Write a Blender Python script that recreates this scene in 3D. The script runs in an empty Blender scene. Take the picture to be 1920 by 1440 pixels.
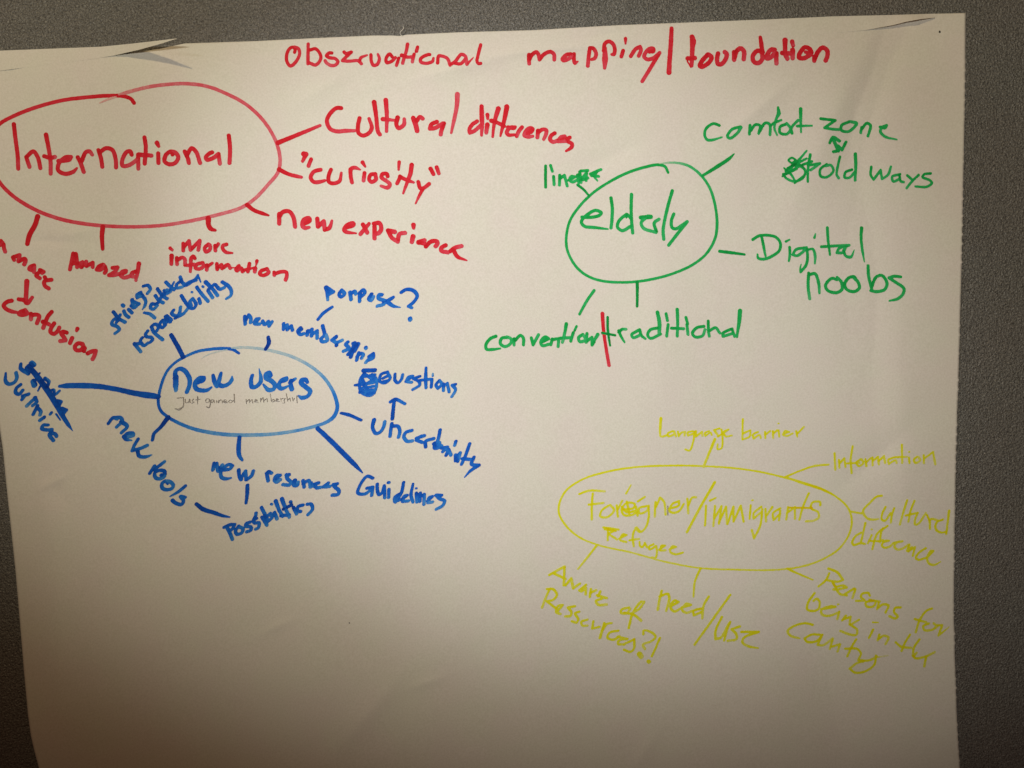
import bpy, math, random
import numpy as np
from mathutils import Vector

# ---------------------------------------------------------------- camera, world, lamps, exposure
scene = bpy.context.scene
C = scene.collection
CENTRE_Z = 1.40                       # height of the picture's centre on the wall (m)
HFOV = math.radians(65.0)
FOCAL = 960.0 / math.tan(HFOV / 2)    # in photo pixels (1920 wide)
DIST = 0.54
PITCH = math.radians(3.2)             # the phone looks a touch downwards

cam_data = bpy.data.cameras.new('camera')
cam_data.sensor_width = 36.0
cam_data.lens = 36.0 / (2 * math.tan(HFOV / 2))
cam_data.clip_start = 0.01
cam_data.clip_end = 50.0
cam = bpy.data.objects.new('camera', cam_data)
C.objects.link(cam)
CAM = Vector((0.0, -DIST, CENTRE_Z + DIST * math.tan(PITCH)))
cam.location = CAM
cam.rotation_euler = (math.pi / 2 - PITCH, 0, 0)
scene.camera = cam

world = bpy.data.worlds.new('World')
scene.world = world
world.use_nodes = True
bg = world.node_tree.nodes['Background']
bg.inputs['Color'].default_value = (1.0, 0.36, 0.22, 1)
bg.inputs['Strength'].default_value = 0.036


def spot(name, loc, aim, half, blend, power, color, radius):
    d = bpy.data.lights.new(name, 'SPOT')
    d.energy = power
    d.color = color
    d.spot_size = 2 * half
    d.spot_blend = blend
    d.shadow_soft_size = radius
    o = bpy.data.objects.new(name, d)
    C.objects.link(o)
    o.location = loc
    o.rotation_euler = (Vector(aim) - Vector(loc)).to_track_quat('-Z', 'Y').to_euler()
    return o


# two room spots, off to the left and above the sheet, plus an added frontal fill
spot('ceiling_spot', (-0.75, -1.206, CENTRE_Z + 0.436), (0.008, 0, CENTRE_Z + 0.055), 0.180, 1.0, 44.0, (0.905, 0.918, 0.96), 0.02)
spot('ceiling_spot', (-0.289, -0.90, CENTRE_Z + 0.75), (-0.168, 0, CENTRE_Z + 0.60), 0.764, 0.40, 12.4, (1.0, 0.776, 0.43), 0.014)
spot('added_fill_spot', (-0.20, -1.20, CENTRE_Z + 0.10), (0.095, 0, CENTRE_Z + 0.399), 0.600, 0.50, 17.0, (1.0, 0.985, 0.86), 0.03)  # unseen fill, added in front to weaken the shadow of the flap

scene.view_settings.view_transform = 'Standard'
scene.view_settings.look = 'None'
scene.view_settings.exposure = 0.0
scene.view_settings.gamma = 1.0
scene.view_settings.use_curve_mapping = False

# ---------------------------------------------------------------- sheet coordinates -> wall
UP = Vector((0, math.sin(PITCH), math.cos(PITCH)))
FWD = Vector((0, math.cos(PITCH), -math.sin(PITCH)))
UPn, FWDn, CAMn = np.array(UP), np.array(FWD), np.array(CAM)


def on_wall(px, py, off):
    """Positions measured on the sheet (in units of 1/1920 of the view's width) laid out on the
    wall plane y = 0, raised 'off' metres off the wall."""
    px = np.asarray(px, float)
    py = np.asarray(py, float)
    off = np.asarray(off, float)
    dx = (px - 960.0) / FOCAL
    v = (720.0 - py) / FOCAL
    dy = FWDn[1] + UPn[1] * v
    dz = FWDn[2] + UPn[2] * v
    t = (-off - CAMn[1]) / dy
    x = CAMn[0] + dx * t
    z = CAMn[2] + dz * t
    return np.stack([x, -off + 0 * x, z], -1)


rng = np.random.default_rng(7)


def hashgrid(ix, iy, seed):
    n = (ix * 374761393 + iy * 668265263 + seed * 974711) & 0x7fffffff
    n = ((n ^ (n >> 13)) * 1274126177) & 0x7fffffff
    return ((n ^ (n >> 16)) & 0xffff) / 65535.0


def vnoise(x, y, seed=0):
    x = np.asarray(x, float)
    y = np.asarray(y, float)
    ix = np.floor(x).astype(np.int64)
    iy = np.floor(y).astype(np.int64)
    fx = x - ix
    fy = y - iy
    fx = fx * fx * fx * (fx * (fx * 6 - 15) + 10)
    fy = fy * fy * fy * (fy * (fy * 6 - 15) + 10)
    a = hashgrid(ix, iy, seed)
    b = hashgrid(ix + 1, iy, seed)
    c = hashgrid(ix, iy + 1, seed)
    d = hashgrid(ix + 1, iy + 1, seed)
    return (a + (b - a) * fx) * (1 - fy) + (c + (d - c) * fx) * fy


def sstep(a, b, x):
    t = np.clip((np.asarray(x, float) - a) / (b - a), 0, 1)
    return t * t * (3 - 2 * t)


# ---------------------------------------------------------------- sheet outline and relief
TOP_X = [-80, 0, 190, 214, 250, 300, 345, 480, 600, 700, 735, 752, 762, 860, 1000, 1153, 1280, 1440, 1560, 1680, 1760, 1811]
TOP_Y = [99, 95, 88.5, 103.5, 99, 91.5, 81.5, 77, 71, 66.5, 66.5, 67.5, 65, 60.5, 56.5, 47.5, 42.5, 36.5, 31, 28, 25.5, 24.5]
RIGHT_Y = [0, 25, 120, 200, 300, 500, 700, 840, 1000, 1150, 1250, 1340, 1380, 1440, 1700, 2200, 2700]
RIGHT_X = [1811, 1810.5, 1810, 1809, 1807, 1803, 1797.5, 1793, 1790, 1788.5, 1791, 1794, 1796, 1799.5, 1806, 1812, 1815]
LEFT_Y = [0, 100, 400, 700, 840, 930, 990, 1070, 1150, 1260, 1340, 1380, 1410, 1440, 1700, 2200, 2700]
LEFT_X = [-78, -74, -48, -16, 5, 14, 20.5, 29, 36, 45, 52.5, 58, 65, 73, 84, 92, 96]
BOTTOM_Y = 2560.0


def top_edge(px):
    return np.interp(px, TOP_X, TOP_Y)


def right_edge(py):
    py = np.asarray(py, float)
    teeth = np.clip(np.cos((py + 4 * vnoise(py / 60, 0, 5)) * 2 * math.pi / 17.0) - 0.80, 0, 1) / 0.20
    amp = 2.4 * sstep(0.25, 0.7, vnoise(py / 23.0, 3.0, 9))
    return np.interp(py, RIGHT_Y, RIGHT_X) + teeth * amp + 0.4 * (vnoise(py / 9.0, 1.0, 2) - 0.5)


def left_edge(py):
    return np.interp(py, LEFT_Y, LEFT_X)


# local dents and soft creases: x, y, half-length, half-width, angle of the long axis (deg), height mm, seed
DENTS = [
    (98, 905, 26, 9, -28, 0.7), (112, 925, 30, 12, 60, -0.5), (85, 960, 60, 20, 80, 0.5),
    (90, 452, 46, 10, 4, -0.6), (150, 435, 40, 12, -10, 0.5), (195, 772, 20, 8, 70, 0.45),
    (112, 1210, 380, 44, 88, 1.3), (520, 1175, 30, 9, -25, 0.5), (800, 1280, 36, 11, -20, 0.5),
    (690, 1340, 90, 26, -50, 0.6), (605, 165, 60, 16, -30, 0.5), (850, 128, 140, 18, -14, 0.7),
    (760, 150, 90, 26, -20, -0.5), (1640, 150, 150, 38, -70, -1.3), (1560, 230, 210, 46, -65, 0.9),
    (1420, 205, 70, 18, -40, 0.5), (1620, 480, 320, 50, 86, -0.9), (1690, 780, 240, 60, 88, 0.8),
    (1130, 300, 80, 26, -24, -0.5), (1230, 560, 240, 70, 85, 0.7), (400, 640, 500, 90, 84, 0.8),
    (230, 620, 420, 70, 87, -0.9), (1640, 860, 80, 26, -40, -0.6), (1000, 1220, 320, 110, 82, 0.9),
    (1060, 90, 160, 8, -6, 0.35), (1134, 64, 24, 4, -4, -0.35), (760, 1170, 300, 80, 88, -0.8),
    (1560, 1330, 220, 60, 75, -0.9), (1210, 1410, 40, 14, -60, 0.5), (330, 1250, 300, 80, 84, 0.8),
]


def relief(px, py):
    """Height of the sheet over the wall in metres."""
    px = np.asarray(px, float)
    py = np.asarray(py, float)
    h = 3.0 + 0 * px
    h = h + 4.2 * (vnoise(px / 520 + 3, py / 900, 11) - 0.5) * sstep(60, 400, py)
    h = h + 1.7 * (vnoise(px / 190, py / 330, 21) - 0.5)
    h = h + 0.30 * (vnoise(px / 60, py / 75, 31) - 0.5)
    h = h + 0.055 * (vnoise(px / 24, py / 24, 41) - 0.5)
    for (x, y, L, W, ang, a) in DENTS:
        ca, sa = math.cos(math.radians(ang)), math.sin(math.radians(ang))
        u = (px - x) * ca + (py - y) * sa
        w = -(px - x) * sa + (py - y) * ca
        h = h + (1.4 if L < 70 else 2.3) * a * np.exp(-(u / L) ** 2 - np.abs(w / W) ** 1.5)
    # the right border stands off the wall, the lower left corner curls, the sheet hangs free lower down
    h = h + 1.6 * sstep(1560, 1812, px) * sstep(80, 420, py)
    h = h + 6.0 * sstep(1480, 1830, px) * sstep(1080, 1500, py)
    h = h + 3.0 * sstep(160, 40, px) * sstep(1230, 1460, py)
    h = h + 3.0 * sstep(900, 1900, py)
    h = h - 1.0 * sstep(130, 40, py)
    return np.maximum(h, 0.5) * 1e-3


# ---------------------------------------------------------------- materials
def new_mat(name):
    m = bpy.data.materials.new(name)
    m.use_nodes = True
    nt = m.node_tree
    b = nt.nodes['Principled BSDF']
    return m, nt, b


def node(nt, kind, **kw):
    n = nt.nodes.new(kind)
    for k, v in kw.items():
        setattr(n, k, v)
    return n


def wall_material():
    m, nt, b = new_mat('textured_wall_vinyl')
    tc = node(nt, 'ShaderNodeTexCoord')
    grain = node(nt, 'ShaderNodeTexNoise')
    grain.inputs['Scale'].default_value = 900
    grain.inputs['Detail'].default_value = 2.5
    grain.inputs['Roughness'].default_value = 0.55
    grain.inputs['Distortion'].default_value = 0.6
    nt.links.new(tc.outputs['Object'], grain.inputs['Vector'])
    cells = node(nt, 'ShaderNodeTexVoronoi', feature='SMOOTH_F1')
    cells.inputs['Scale'].default_value = 780
    cells.inputs['Randomness'].default_value = 1.0
    nt.links.new(tc.outputs['Object'], cells.inputs['Vector'])
    mix = node(nt, 'ShaderNodeMath', operation='MULTIPLY_ADD')
    nt.links.new(cells.outputs['Distance'], mix.inputs[0])
    mix.inputs[1].default_value = -0.7
    nt.links.new(grain.outputs['Fac'], mix.inputs[2])
    bump = node(nt, 'ShaderNodeBump')
    bump.inputs['Strength'].default_value = 1.0
    bump.inputs['Distance'].default_value = 0.0011
    nt.links.new(mix.outputs[0], bump.inputs['Height'])
    nt.links.new(bump.outputs['Normal'], b.inputs['Normal'])
    ramp = node(nt, 'ShaderNodeValToRGB')
    ramp.color_ramp.elements[0].position = 0.34
    ramp.color_ramp.elements[0].color = (0.090, 0.088, 0.084, 1)
    ramp.color_ramp.elements[1].position = 0.70
    ramp.color_ramp.elements[1].color = (0.275, 0.268, 0.256, 1)
    nt.links.new(grain.outputs['Fac'], ramp.inputs['Fac'])
    broad = node(nt, 'ShaderNodeTexNoise')
    broad.inputs['Scale'].default_value = 9
    broad.inputs['Detail'].default_value = 4
    nt.links.new(tc.outputs['Object'], broad.inputs['Vector'])
    tint = node(nt, 'ShaderNodeMix', data_type='RGBA', blend_type='MULTIPLY')
    tint.inputs['Factor'].default_value = 0.35
    tr = node(nt, 'ShaderNodeValToRGB')
    tr.color_ramp.elements[0].position = 0.35
    tr.color_ramp.elements[0].color = (0.92, 1.0, 0.95, 1)
    tr.color_ramp.elements[1].position = 0.65
    tr.color_ramp.elements[1].color = (1.0, 0.90, 0.84, 1)
    nt.links.new(broad.outputs['Fac'], tr.inputs['Fac'])
    nt.links.new(ramp.outputs['Color'], tint.inputs['A'])
    nt.links.new(tr.outputs['Color'], tint.inputs['B'])
    nt.links.new(tint.outputs['Result'], b.inputs['Base Color'])
    b.inputs['Roughness'].default_value = 0.36
    b.inputs['Specular IOR Level'].default_value = 0.6
    return m


PAPER = (0.82, 0.790, 0.725)


def paper_material():
    m, nt, b = new_mat('flip_chart_paper')
    tc = node(nt, 'ShaderNodeTexCoord')
    fib = node(nt, 'ShaderNodeTexNoise')
    fib.inputs['Scale'].default_value = 900
    fib.inputs['Detail'].default_value = 3
    nt.links.new(tc.outputs['Object'], fib.inputs['Vector'])
    ramp = node(nt, 'ShaderNodeValToRGB')
    ramp.color_ramp.elements[0].position = 0.3
    ramp.color_ramp.elements[0].color = (PAPER[0] * .93, PAPER[1] * .93, PAPER[2] * .92, 1)
    ramp.color_ramp.elements[1].position = 0.7
    ramp.color_ramp.elements[1].color = (PAPER[0] * 1.04, PAPER[1] * 1.04, PAPER[2] * 1.05, 1)
    nt.links.new(fib.outputs['Fac'], ramp.inputs['Fac'])
    cloud = node(nt, 'ShaderNodeTexNoise')
    cloud.inputs['Scale'].default_value = 34
    cloud.inputs['Detail'].default_value = 5
    nt.links.new(tc.outputs['Object'], cloud.inputs['Vector'])
    cr = node(nt, 'ShaderNodeValToRGB')
    cr.color_ramp.elements[0].position = 0.35
    cr.color_ramp.elements[0].color = (0.985, 1.0, 0.97, 1)
    cr.color_ramp.elements[1].position = 0.65
    cr.color_ramp.elements[1].color = (1.0, 0.975, 0.985, 1)
    nt.links.new(cloud.outputs['Fac'], cr.inputs['Fac'])
    mx = node(nt, 'ShaderNodeMix', data_type='RGBA', blend_type='MULTIPLY')
    mx.inputs['Factor'].default_value = 1.0
    nt.links.new(ramp.outputs['Color'], mx.inputs['A'])
    nt.links.new(cr.outputs['Color'], mx.inputs['B'])
    nt.links.new(mx.outputs['Result'], b.inputs['Base Color'])
    b.inputs['Roughness'].default_value = 0.75
    b.inputs['Specular IOR Level'].default_value = 0.2
    bump = node(nt, 'ShaderNodeBump')
    bump.inputs['Strength'].default_value = 0.12
    bump.inputs['Distance'].default_value = 0.0004
    nt.links.new(fib.outputs['Fac'], bump.inputs['Height'])
    nt.links.new(bump.outputs['Normal'], b.inputs['Normal'])
    return m


INKS = {   # density -> colour of the inked paper (linear)
    'red': [(0.0, (.80, .70, .62)), (.25, (.76, .44, .42)), (.5, (.74, .170, .215)), (.75, (.74, .062, .100)), (1.0, (.71, .022, .038)), (1.35, (.52, .008, .014))],
    'blue': [(0.0, (.78, .75, .69)), (.25, (.44, .57, .62)), (.5, (.15, .38, .68)), (.75, (.030, .22, .70)), (1.0, (.009, .120, .63)), (1.35, (.005, .040, .33))],
    'green': [(0.0, (.78, .75, .66)), (.25, (.50, .64, .48)), (.5, (.17, .54, .27)), (.75, (.038, .50, .15)), (1.0, (.012, .42, .085)), (1.35, (.004, .23, .040))],
    'yellow': [(0.0, (.80, .77, .62)), (.4, (.78, .78, .24)), (.75, (.78, .79, .035)), (1.0, (.78, .76, .007)), (1.35, (.80, .58, .004))],
    'pencil': [(0.0, (.70, .66, .60)), (.6, (.42, .385, .36)), (1.35, (.17, .15, .145))],
}
SPAN = 1.4


def ink_material(name):
    m, nt, b = new_mat(name + '_ink')
    at = node(nt, 'ShaderNodeAttribute', attribute_name='ink')
    tc = node(nt, 'ShaderNodeTexCoord')
    gr = node(nt, 'ShaderNodeTexNoise')
    gr.inputs['Scale'].default_value = 1300 if name != 'yellow' else 1000
    gr.inputs['Detail'].default_value = 2
    nt.links.new(tc.outputs['Object'], gr.inputs['Vector'])
    bl = node(nt, 'ShaderNodeTexNoise')
    bl.inputs['Scale'].default_value = 210
    bl.inputs['Detail'].default_value = 2
    nt.links.new(tc.outputs['Object'], bl.inputs['Vector'])
    a = node(nt, 'ShaderNodeMath', operation='MULTIPLY_ADD')     # grain
    nt.links.new(gr.outputs['Fac'], a.inputs[0])
    a.inputs[1].default_value = {'yellow': .7, 'pencil': .9}.get(name, .34)
    nt.links.new(at.outputs['Fac'], a.inputs[2])
    c = node(nt, 'ShaderNodeMath', operation='MULTIPLY_ADD')     # pooled ink
    nt.links.new(bl.outputs['Fac'], c.inputs[0])
    c.inputs[1].default_value = .40
    nt.links.new(a.outputs[0], c.inputs[2])
    s = node(nt, 'ShaderNodeMath', operation='SUBTRACT')
    nt.links.new(c.outputs[0], s.inputs[0])
    s.inputs[1].default_value = ({'yellow': .7, 'pencil': .9}.get(name, .34) + .40) / 2
    d = node(nt, 'ShaderNodeMath', operation='DIVIDE')
    nt.links.new(s.outputs[0], d.inputs[0])
    d.inputs[1].default_value = SPAN
    ramp = node(nt, 'ShaderNodeValToRGB')
    cr = ramp.color_ramp
    stops = INKS[name]
    while len(cr.elements) < len(stops):
        cr.elements.new(0.5)
    for e, (p, col) in zip(cr.elements, stops):
        e.position = p / SPAN
        e.color = (*col, 1)
    nt.links.new(d.outputs[0], ramp.inputs['Fac'])
    nt.links.new(ramp.outputs['Color'], b.inputs['Base Color'])
    b.inputs['Roughness'].default_value = 0.7
    b.inputs['Specular IOR Level'].default_value = 0.05
    return m


M_WALL = wall_material()
M_PAPER = paper_material()
M_INK = {k: ink_material(k) for k in INKS}
m, nt, b = new_mat('pale_thread')
tn = node(nt, 'ShaderNodeTexNoise')
tn.inputs['Scale'].default_value = 2000
tr = node(nt, 'ShaderNodeValToRGB')
tr.color_ramp.elements[0].color = (.62, .60, .54, 1)
tr.color_ramp.elements[1].color = (.85, .83, .77, 1)
nt.links.new(tn.outputs['Fac'], tr.inputs['Fac'])
nt.links.new(tr.outputs['Color'], b.inputs['Base Color'])
M_THREAD = m
m, nt, b = new_mat('dark_hole')
tn = node(nt, 'ShaderNodeTexNoise')
tn.inputs['Scale'].default_value = 1500
tr = node(nt, 'ShaderNodeValToRGB')
tr.color_ramp.elements[0].color = (.012, .010, .008, 1)
tr.color_ramp.elements[1].color = (.05, .04, .03, 1)
nt.links.new(tn.outputs['Fac'], tr.inputs['Fac'])
nt.links.new(tr.outputs['Color'], b.inputs['Base Color'])
b.inputs['Roughness'].default_value = 0.8
M_HOLE = m


# ---------------------------------------------------------------- mesh helpers
def link_mesh(name, verts, faces, mat, parent=None, origin=(0, 0, 0), smooth=False, ink=None):
    me = bpy.data.meshes.new(name)
    verts = np.asarray(verts, float) - np.asarray(origin, float)
    me.from_pydata(verts.tolist(), [], faces)
    me.materials.append(mat)
    if smooth:
        me.polygons.foreach_set('use_smooth', [True] * len(me.polygons))
    if ink is not None:
        a = me.attributes.new('ink', 'FLOAT', 'POINT')
        a.data.foreach_set('value', np.asarray(ink, np.float32))
    me.update()
    o = bpy.data.objects.new(name, me)
    C.objects.link(o)
    if parent is not None:
        o.parent = parent
    return o


# ---------------------------------------------------------------- wall (the surface the sheet hangs on)
W, H, T = 1.6, 2.7, 0.08
v = [(x, y, z) for y in (0.0, T) for z in (0.0, H) for x in (-W, W)]
f = [(0, 1, 3, 2), (4, 6, 7, 5), (0, 4, 5, 1), (2, 3, 7, 6), (0, 2, 6, 4), (1, 5, 7, 3)]
wall = link_mesh('wall', v, f, M_WALL)
wall['kind'] = 'structure'
wall['label'] = 'dark grey brown wall with a fine pebbled vinyl surface'

# ---------------------------------------------------------------- the paper sheet
ORIGIN = on_wall(960, 60, 0.0)
NX, NY = 460, 640
ty = np.linspace(0, 1, NY)
ty = np.where(ty < 0.8, ty / 0.8 * 0.585, 0.585 + (ty - 0.8) / 0.2 * 0.415)
sx = np.linspace(0, 1, NX)
S, Tt = np.meshgrid(sx, ty)
PX = -60 + S * 1870
for _ in range(4):
    te = top_edge(PX)
    PY = te + Tt * (BOTTOM_Y - te)
    L, R = left_edge(PY), right_edge(PY)
    PX = L + S * (R - L)
pos = on_wall(PX.ravel(), PY.ravel(), relief(PX.ravel(), PY.ravel()))
idx = np.arange(NX * NY).reshape(NY, NX)
fa = np.stack([idx[:-1, :-1], idx[1:, :-1], idx[1:, 1:], idx[:-1, 1:]], -1).reshape(-1, 4)
sheet = link_mesh('paper_sheet', pos, fa.tolist(), M_PAPER, origin=ORIGIN, smooth=True)
sheet.location = ORIGIN.tolist()
sheet['label'] = 'large creased white flip chart sheet with red, blue, green and yellow handwritten mind maps'
sheet['category'] = 'poster'
sol = sheet.modifiers.new('paper_thickness', 'SOLIDIFY')
sol.thickness = 0.00025
sol.offset = -1.0


def strip(name, xs, top, bot, htop, hbot, label, n=8):
    """A narrow turned-over strip of the sheet: upper border, free lower border, heights in mm above the sheet."""
    xs = np.asarray(xs, float)
    k = np.linspace(0, 1, n)
    A, K = np.meshgrid(xs, k)
    yt = np.interp(A, *top)
    yb = np.interp(A, *bot)
    Y = yt + K * (yb - yt)
    ht = np.interp(A, *htop)
    hb = np.interp(A, *hbot)
    bulge = 0.03 * np.sin(np.pi * np.clip(K, 0, 1)) * np.minimum(1.0, (yb - yt) / 12)
    off = relief(A, Y) + (ht + (hb - ht) * K + bulge) * 1e-3
    p = on_wall(A.ravel(), Y.ravel(), off.ravel())
    ii = np.arange(A.size).reshape(A.shape)
    ff = np.stack([ii[:-1, :-1], ii[1:, :-1], ii[1:, 1:], ii[:-1, 1:]], -1).reshape(-1, 4)
    o = link_mesh(name, p, ff.tolist(), M_PAPER, sheet, origin=ORIGIN, smooth=True)
    o['label'] = label
    return o


strip('folded_flap', np.r_[np.linspace(-76, 205, 90), np.linspace(208, 331, 60)],
      ([-80, 0, 190, 250, 300, 331], [99.2, 95.0, 87.6, 81.5, 75.8, 72.0]),
      ([-80, 0, 40, 110, 170, 214, 260, 300, 331], [145, 132.6, 127.5, 118.8, 111.5, 104.0, 93.5, 82.5, 72.6]),
      ([-80, 150, 200, 230, 270, 300, 331], [0.05, 0.05, 0.4, 2.0, 7.0, 13, 20.5]),
      ([-80, 0, 20, 45, 120, 190, 214, 235, 270, 300, 331], [0.05, 0.3, 0.6, 0.05, 0.03, 0.12, 0.8, 2.9, 8.4, 14, 21]),
      'left turned-over strip of the top border with a pointed tip sticking up')
strip('folded_flap', np.linspace(1296, 1753, 130),
      ([1296, 1440, 1560, 1680, 1753], [42.2, 36.3, 30.8, 27.9, 25.6]),
      ([1296, 1350, 1420, 1485, 1560, 1620, 1675, 1700, 1725, 1753], [43.0, 58.0, 68.5, 70.5, 62.5, 57, 47, 40.5, 36, 33]),
      ([1296, 1600, 1700, 1753], [0.03, 0.05, 0.5, 0.15]),
      ([1296, 1480, 1560, 1620, 1675, 1720, 1753], [0.03, 0.03, 0.04, 0.25, 2.2, 3.8, 0.8]),
      'right turned-over strip of the top border, lifted at its end')

# pin hole near the upper right corner
a = np.linspace(0, 2 * math.pi, 15)[:-1]
hx = 1762 + 1.9 * np.cos(a) * (1 + .2 * np.sin(3 * a))
hy = 59.5 + 2.4 * np.sin(a)
hole = on_wall(hx, hy, relief(hx, hy) + 0.00012)
link_mesh('pin_hole', hole, [list(range(14))[::-1]], M_HOLE, sheet, origin=ORIGIN)
for (sx_, sy_, r_) in [(655, 1168, 1.2)]:
    hx = sx_ + r_ * np.cos(a)
    hy = sy_ + r_ * np.sin(a)
    hole = on_wall(hx, hy, relief(hx, hy) + 0.00012)
    link_mesh('dark_speck', hole, [list(range(14))[::-1]], M_HOLE, sheet, origin=ORIGIN)
# ---------------------------------------------------------------- handwriting
# Each entry: (kind, label, x0, y0, scale, pen width, strokes). Points are "x,y[,width[,density]]", strokes are split by ";".
Rg = 1920 / 460
TITLE = [
 ('handwritten_word', 'red title word reading Observational', 520, 60, 4.8, 27,
  "155,182 160,160 148,138 115,145 85,200 86,265 117,305 165,270 200,195 188,148 155,135; 277,108 276,170 275,285; 290,162 345,152 388,205 390,240 372,275 342,297 300,282 278,272; 490,188 468,188 442,212 465,230 520,240 545,268 520,298 480,300 440,275 430,258; 600,180 618,194 665,180; 665,180 605,238 586,258 640,262 730,260 755,285; 738,268 752,232 808,208,14; 842,205 845,260 865,300 900,290 918,240 905,200,20; 1035,225 1010,198 978,240 985,275 1030,262 1062,230; 1092,235 1082,270 1072,300; 1172,110,30 1158,180 1138,240 1128,280; 1120,210,34 1170,225 1225,222; 1230,200 1215,268; 1262,135,26 1252,172,30; 1372,203 1350,205 1290,240 1290,268 1335,282 1395,265 1405,235,20; 1442,278 1452,215 1475,215 1530,238 1555,298; 1555,295 1600,265 1655,202 1690,215 1700,250 1705,290; 1600,282 1650,285 1695,240; 1708,285 1735,260,16 1765,228,6; 1830,115 1808,200 1797,265 1812,284 1830,282"),
 ('handwritten_word', 'red title word reading mapping', 970, 40, 6, 40,
  "130,375 130,430 133,475; 133,435 165,375 215,345 240,380 250,430; 250,430 300,370 375,342 412,372 415,430; 600,368 555,375 507,425 520,440 570,425 625,385; 638,368 636,420 648,468 682,450,12; 815,300 802,400 792,500; 815,300 850,302 885,360 870,415 835,428,30; 985,300,40 987,420,66 982,525,34; 972,330 985,250 1030,225 1080,260 1097,330 1085,370 1060,372,26; 1190,330 1170,395; 1217,193,36 1217,250,18; 1275,392 1330,312 1380,285 1390,325 1365,388; 1485,348,30 1530,335 1530,308 1490,306 1440,355 1427,398 1465,428 1530,412 1600,355; 1590,370 1500,520 1405,675,38"),
 ('slash_mark', 'long red upright stroke between the title words', 970, 40, 6, 48,
  "1735,80,42 1730,200 1712,450 1705,575,54"),
 ('handwritten_word', 'red title word reading foundation', 1240, 40, 5.647, 44,
  "325,165,50 335,215,64 330,260,50 325,380,44 320,470,36; 278,392 355,388; 275,422,12 312,488,10; 490,352 430,420 407,468 430,480 500,440 532,380 500,352; 600,340 590,400 602,452 640,450 682,395 692,345 672,325; 770,325 770,405; 770,402 800,312 840,285 875,320 872,400; 1048,170,36 1060,250 1070,330; 1075,325 1015,312 967,372 983,430 1030,440 1068,400 1065,330; 1200,300 1160,300 1115,370 1117,393 1160,380 1200,335; 1220,338 1217,400 1220,445; 1310,200,54 1310,280 1312,350 1335,395; 1280,335 1370,340; 1390,305,50 1390,390; 1385,215,46 1395,255,40; 1590,330 1570,292 1520,275 1460,350 1460,385 1510,390 1580,352 1530,325,36; 1620,375 1620,415; 1622,402 1660,320 1710,278 1757,312 1757,370 1740,415"),
]
INTERNATIONAL_RING = ('bubble_outline', 'large red oval around the word International', 0, 140, 3.4286, 23,
  "862,182,24,1.1 840,155,24,1.1 790,138,24,1 700,135,24,1 560,145,24,.95 400,165,24,.9 230,210,24,.9 100,260,24,.9 0,315,24,.9 -45,370,24,.85 -60,480,24,.8 -50,600,24,.8 0,695,24,.85 90,785,24,.8 220,865,24,.75 330,910,24,.72 460,945,24,.7 650,970,23,.66 850,978,22,.62 1050,968,22,.58 1250,935,22,.52 1400,900,22,.48 1550,855,22,.48 1640,795,22,.5 1720,710,22,.52 1785,630,22,.52 1800,560,22,.52 1790,480,22,.55 1750,380,22,.6 1680,280,22,.64 1580,190,22,.62 1450,120,22,.6 1330,75,22,.58 1200,58,22,.55 1080,62,22,.5 950,80,22,.45 830,110,22,.38 740,140,20,.3 640,182,7,.15")
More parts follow.
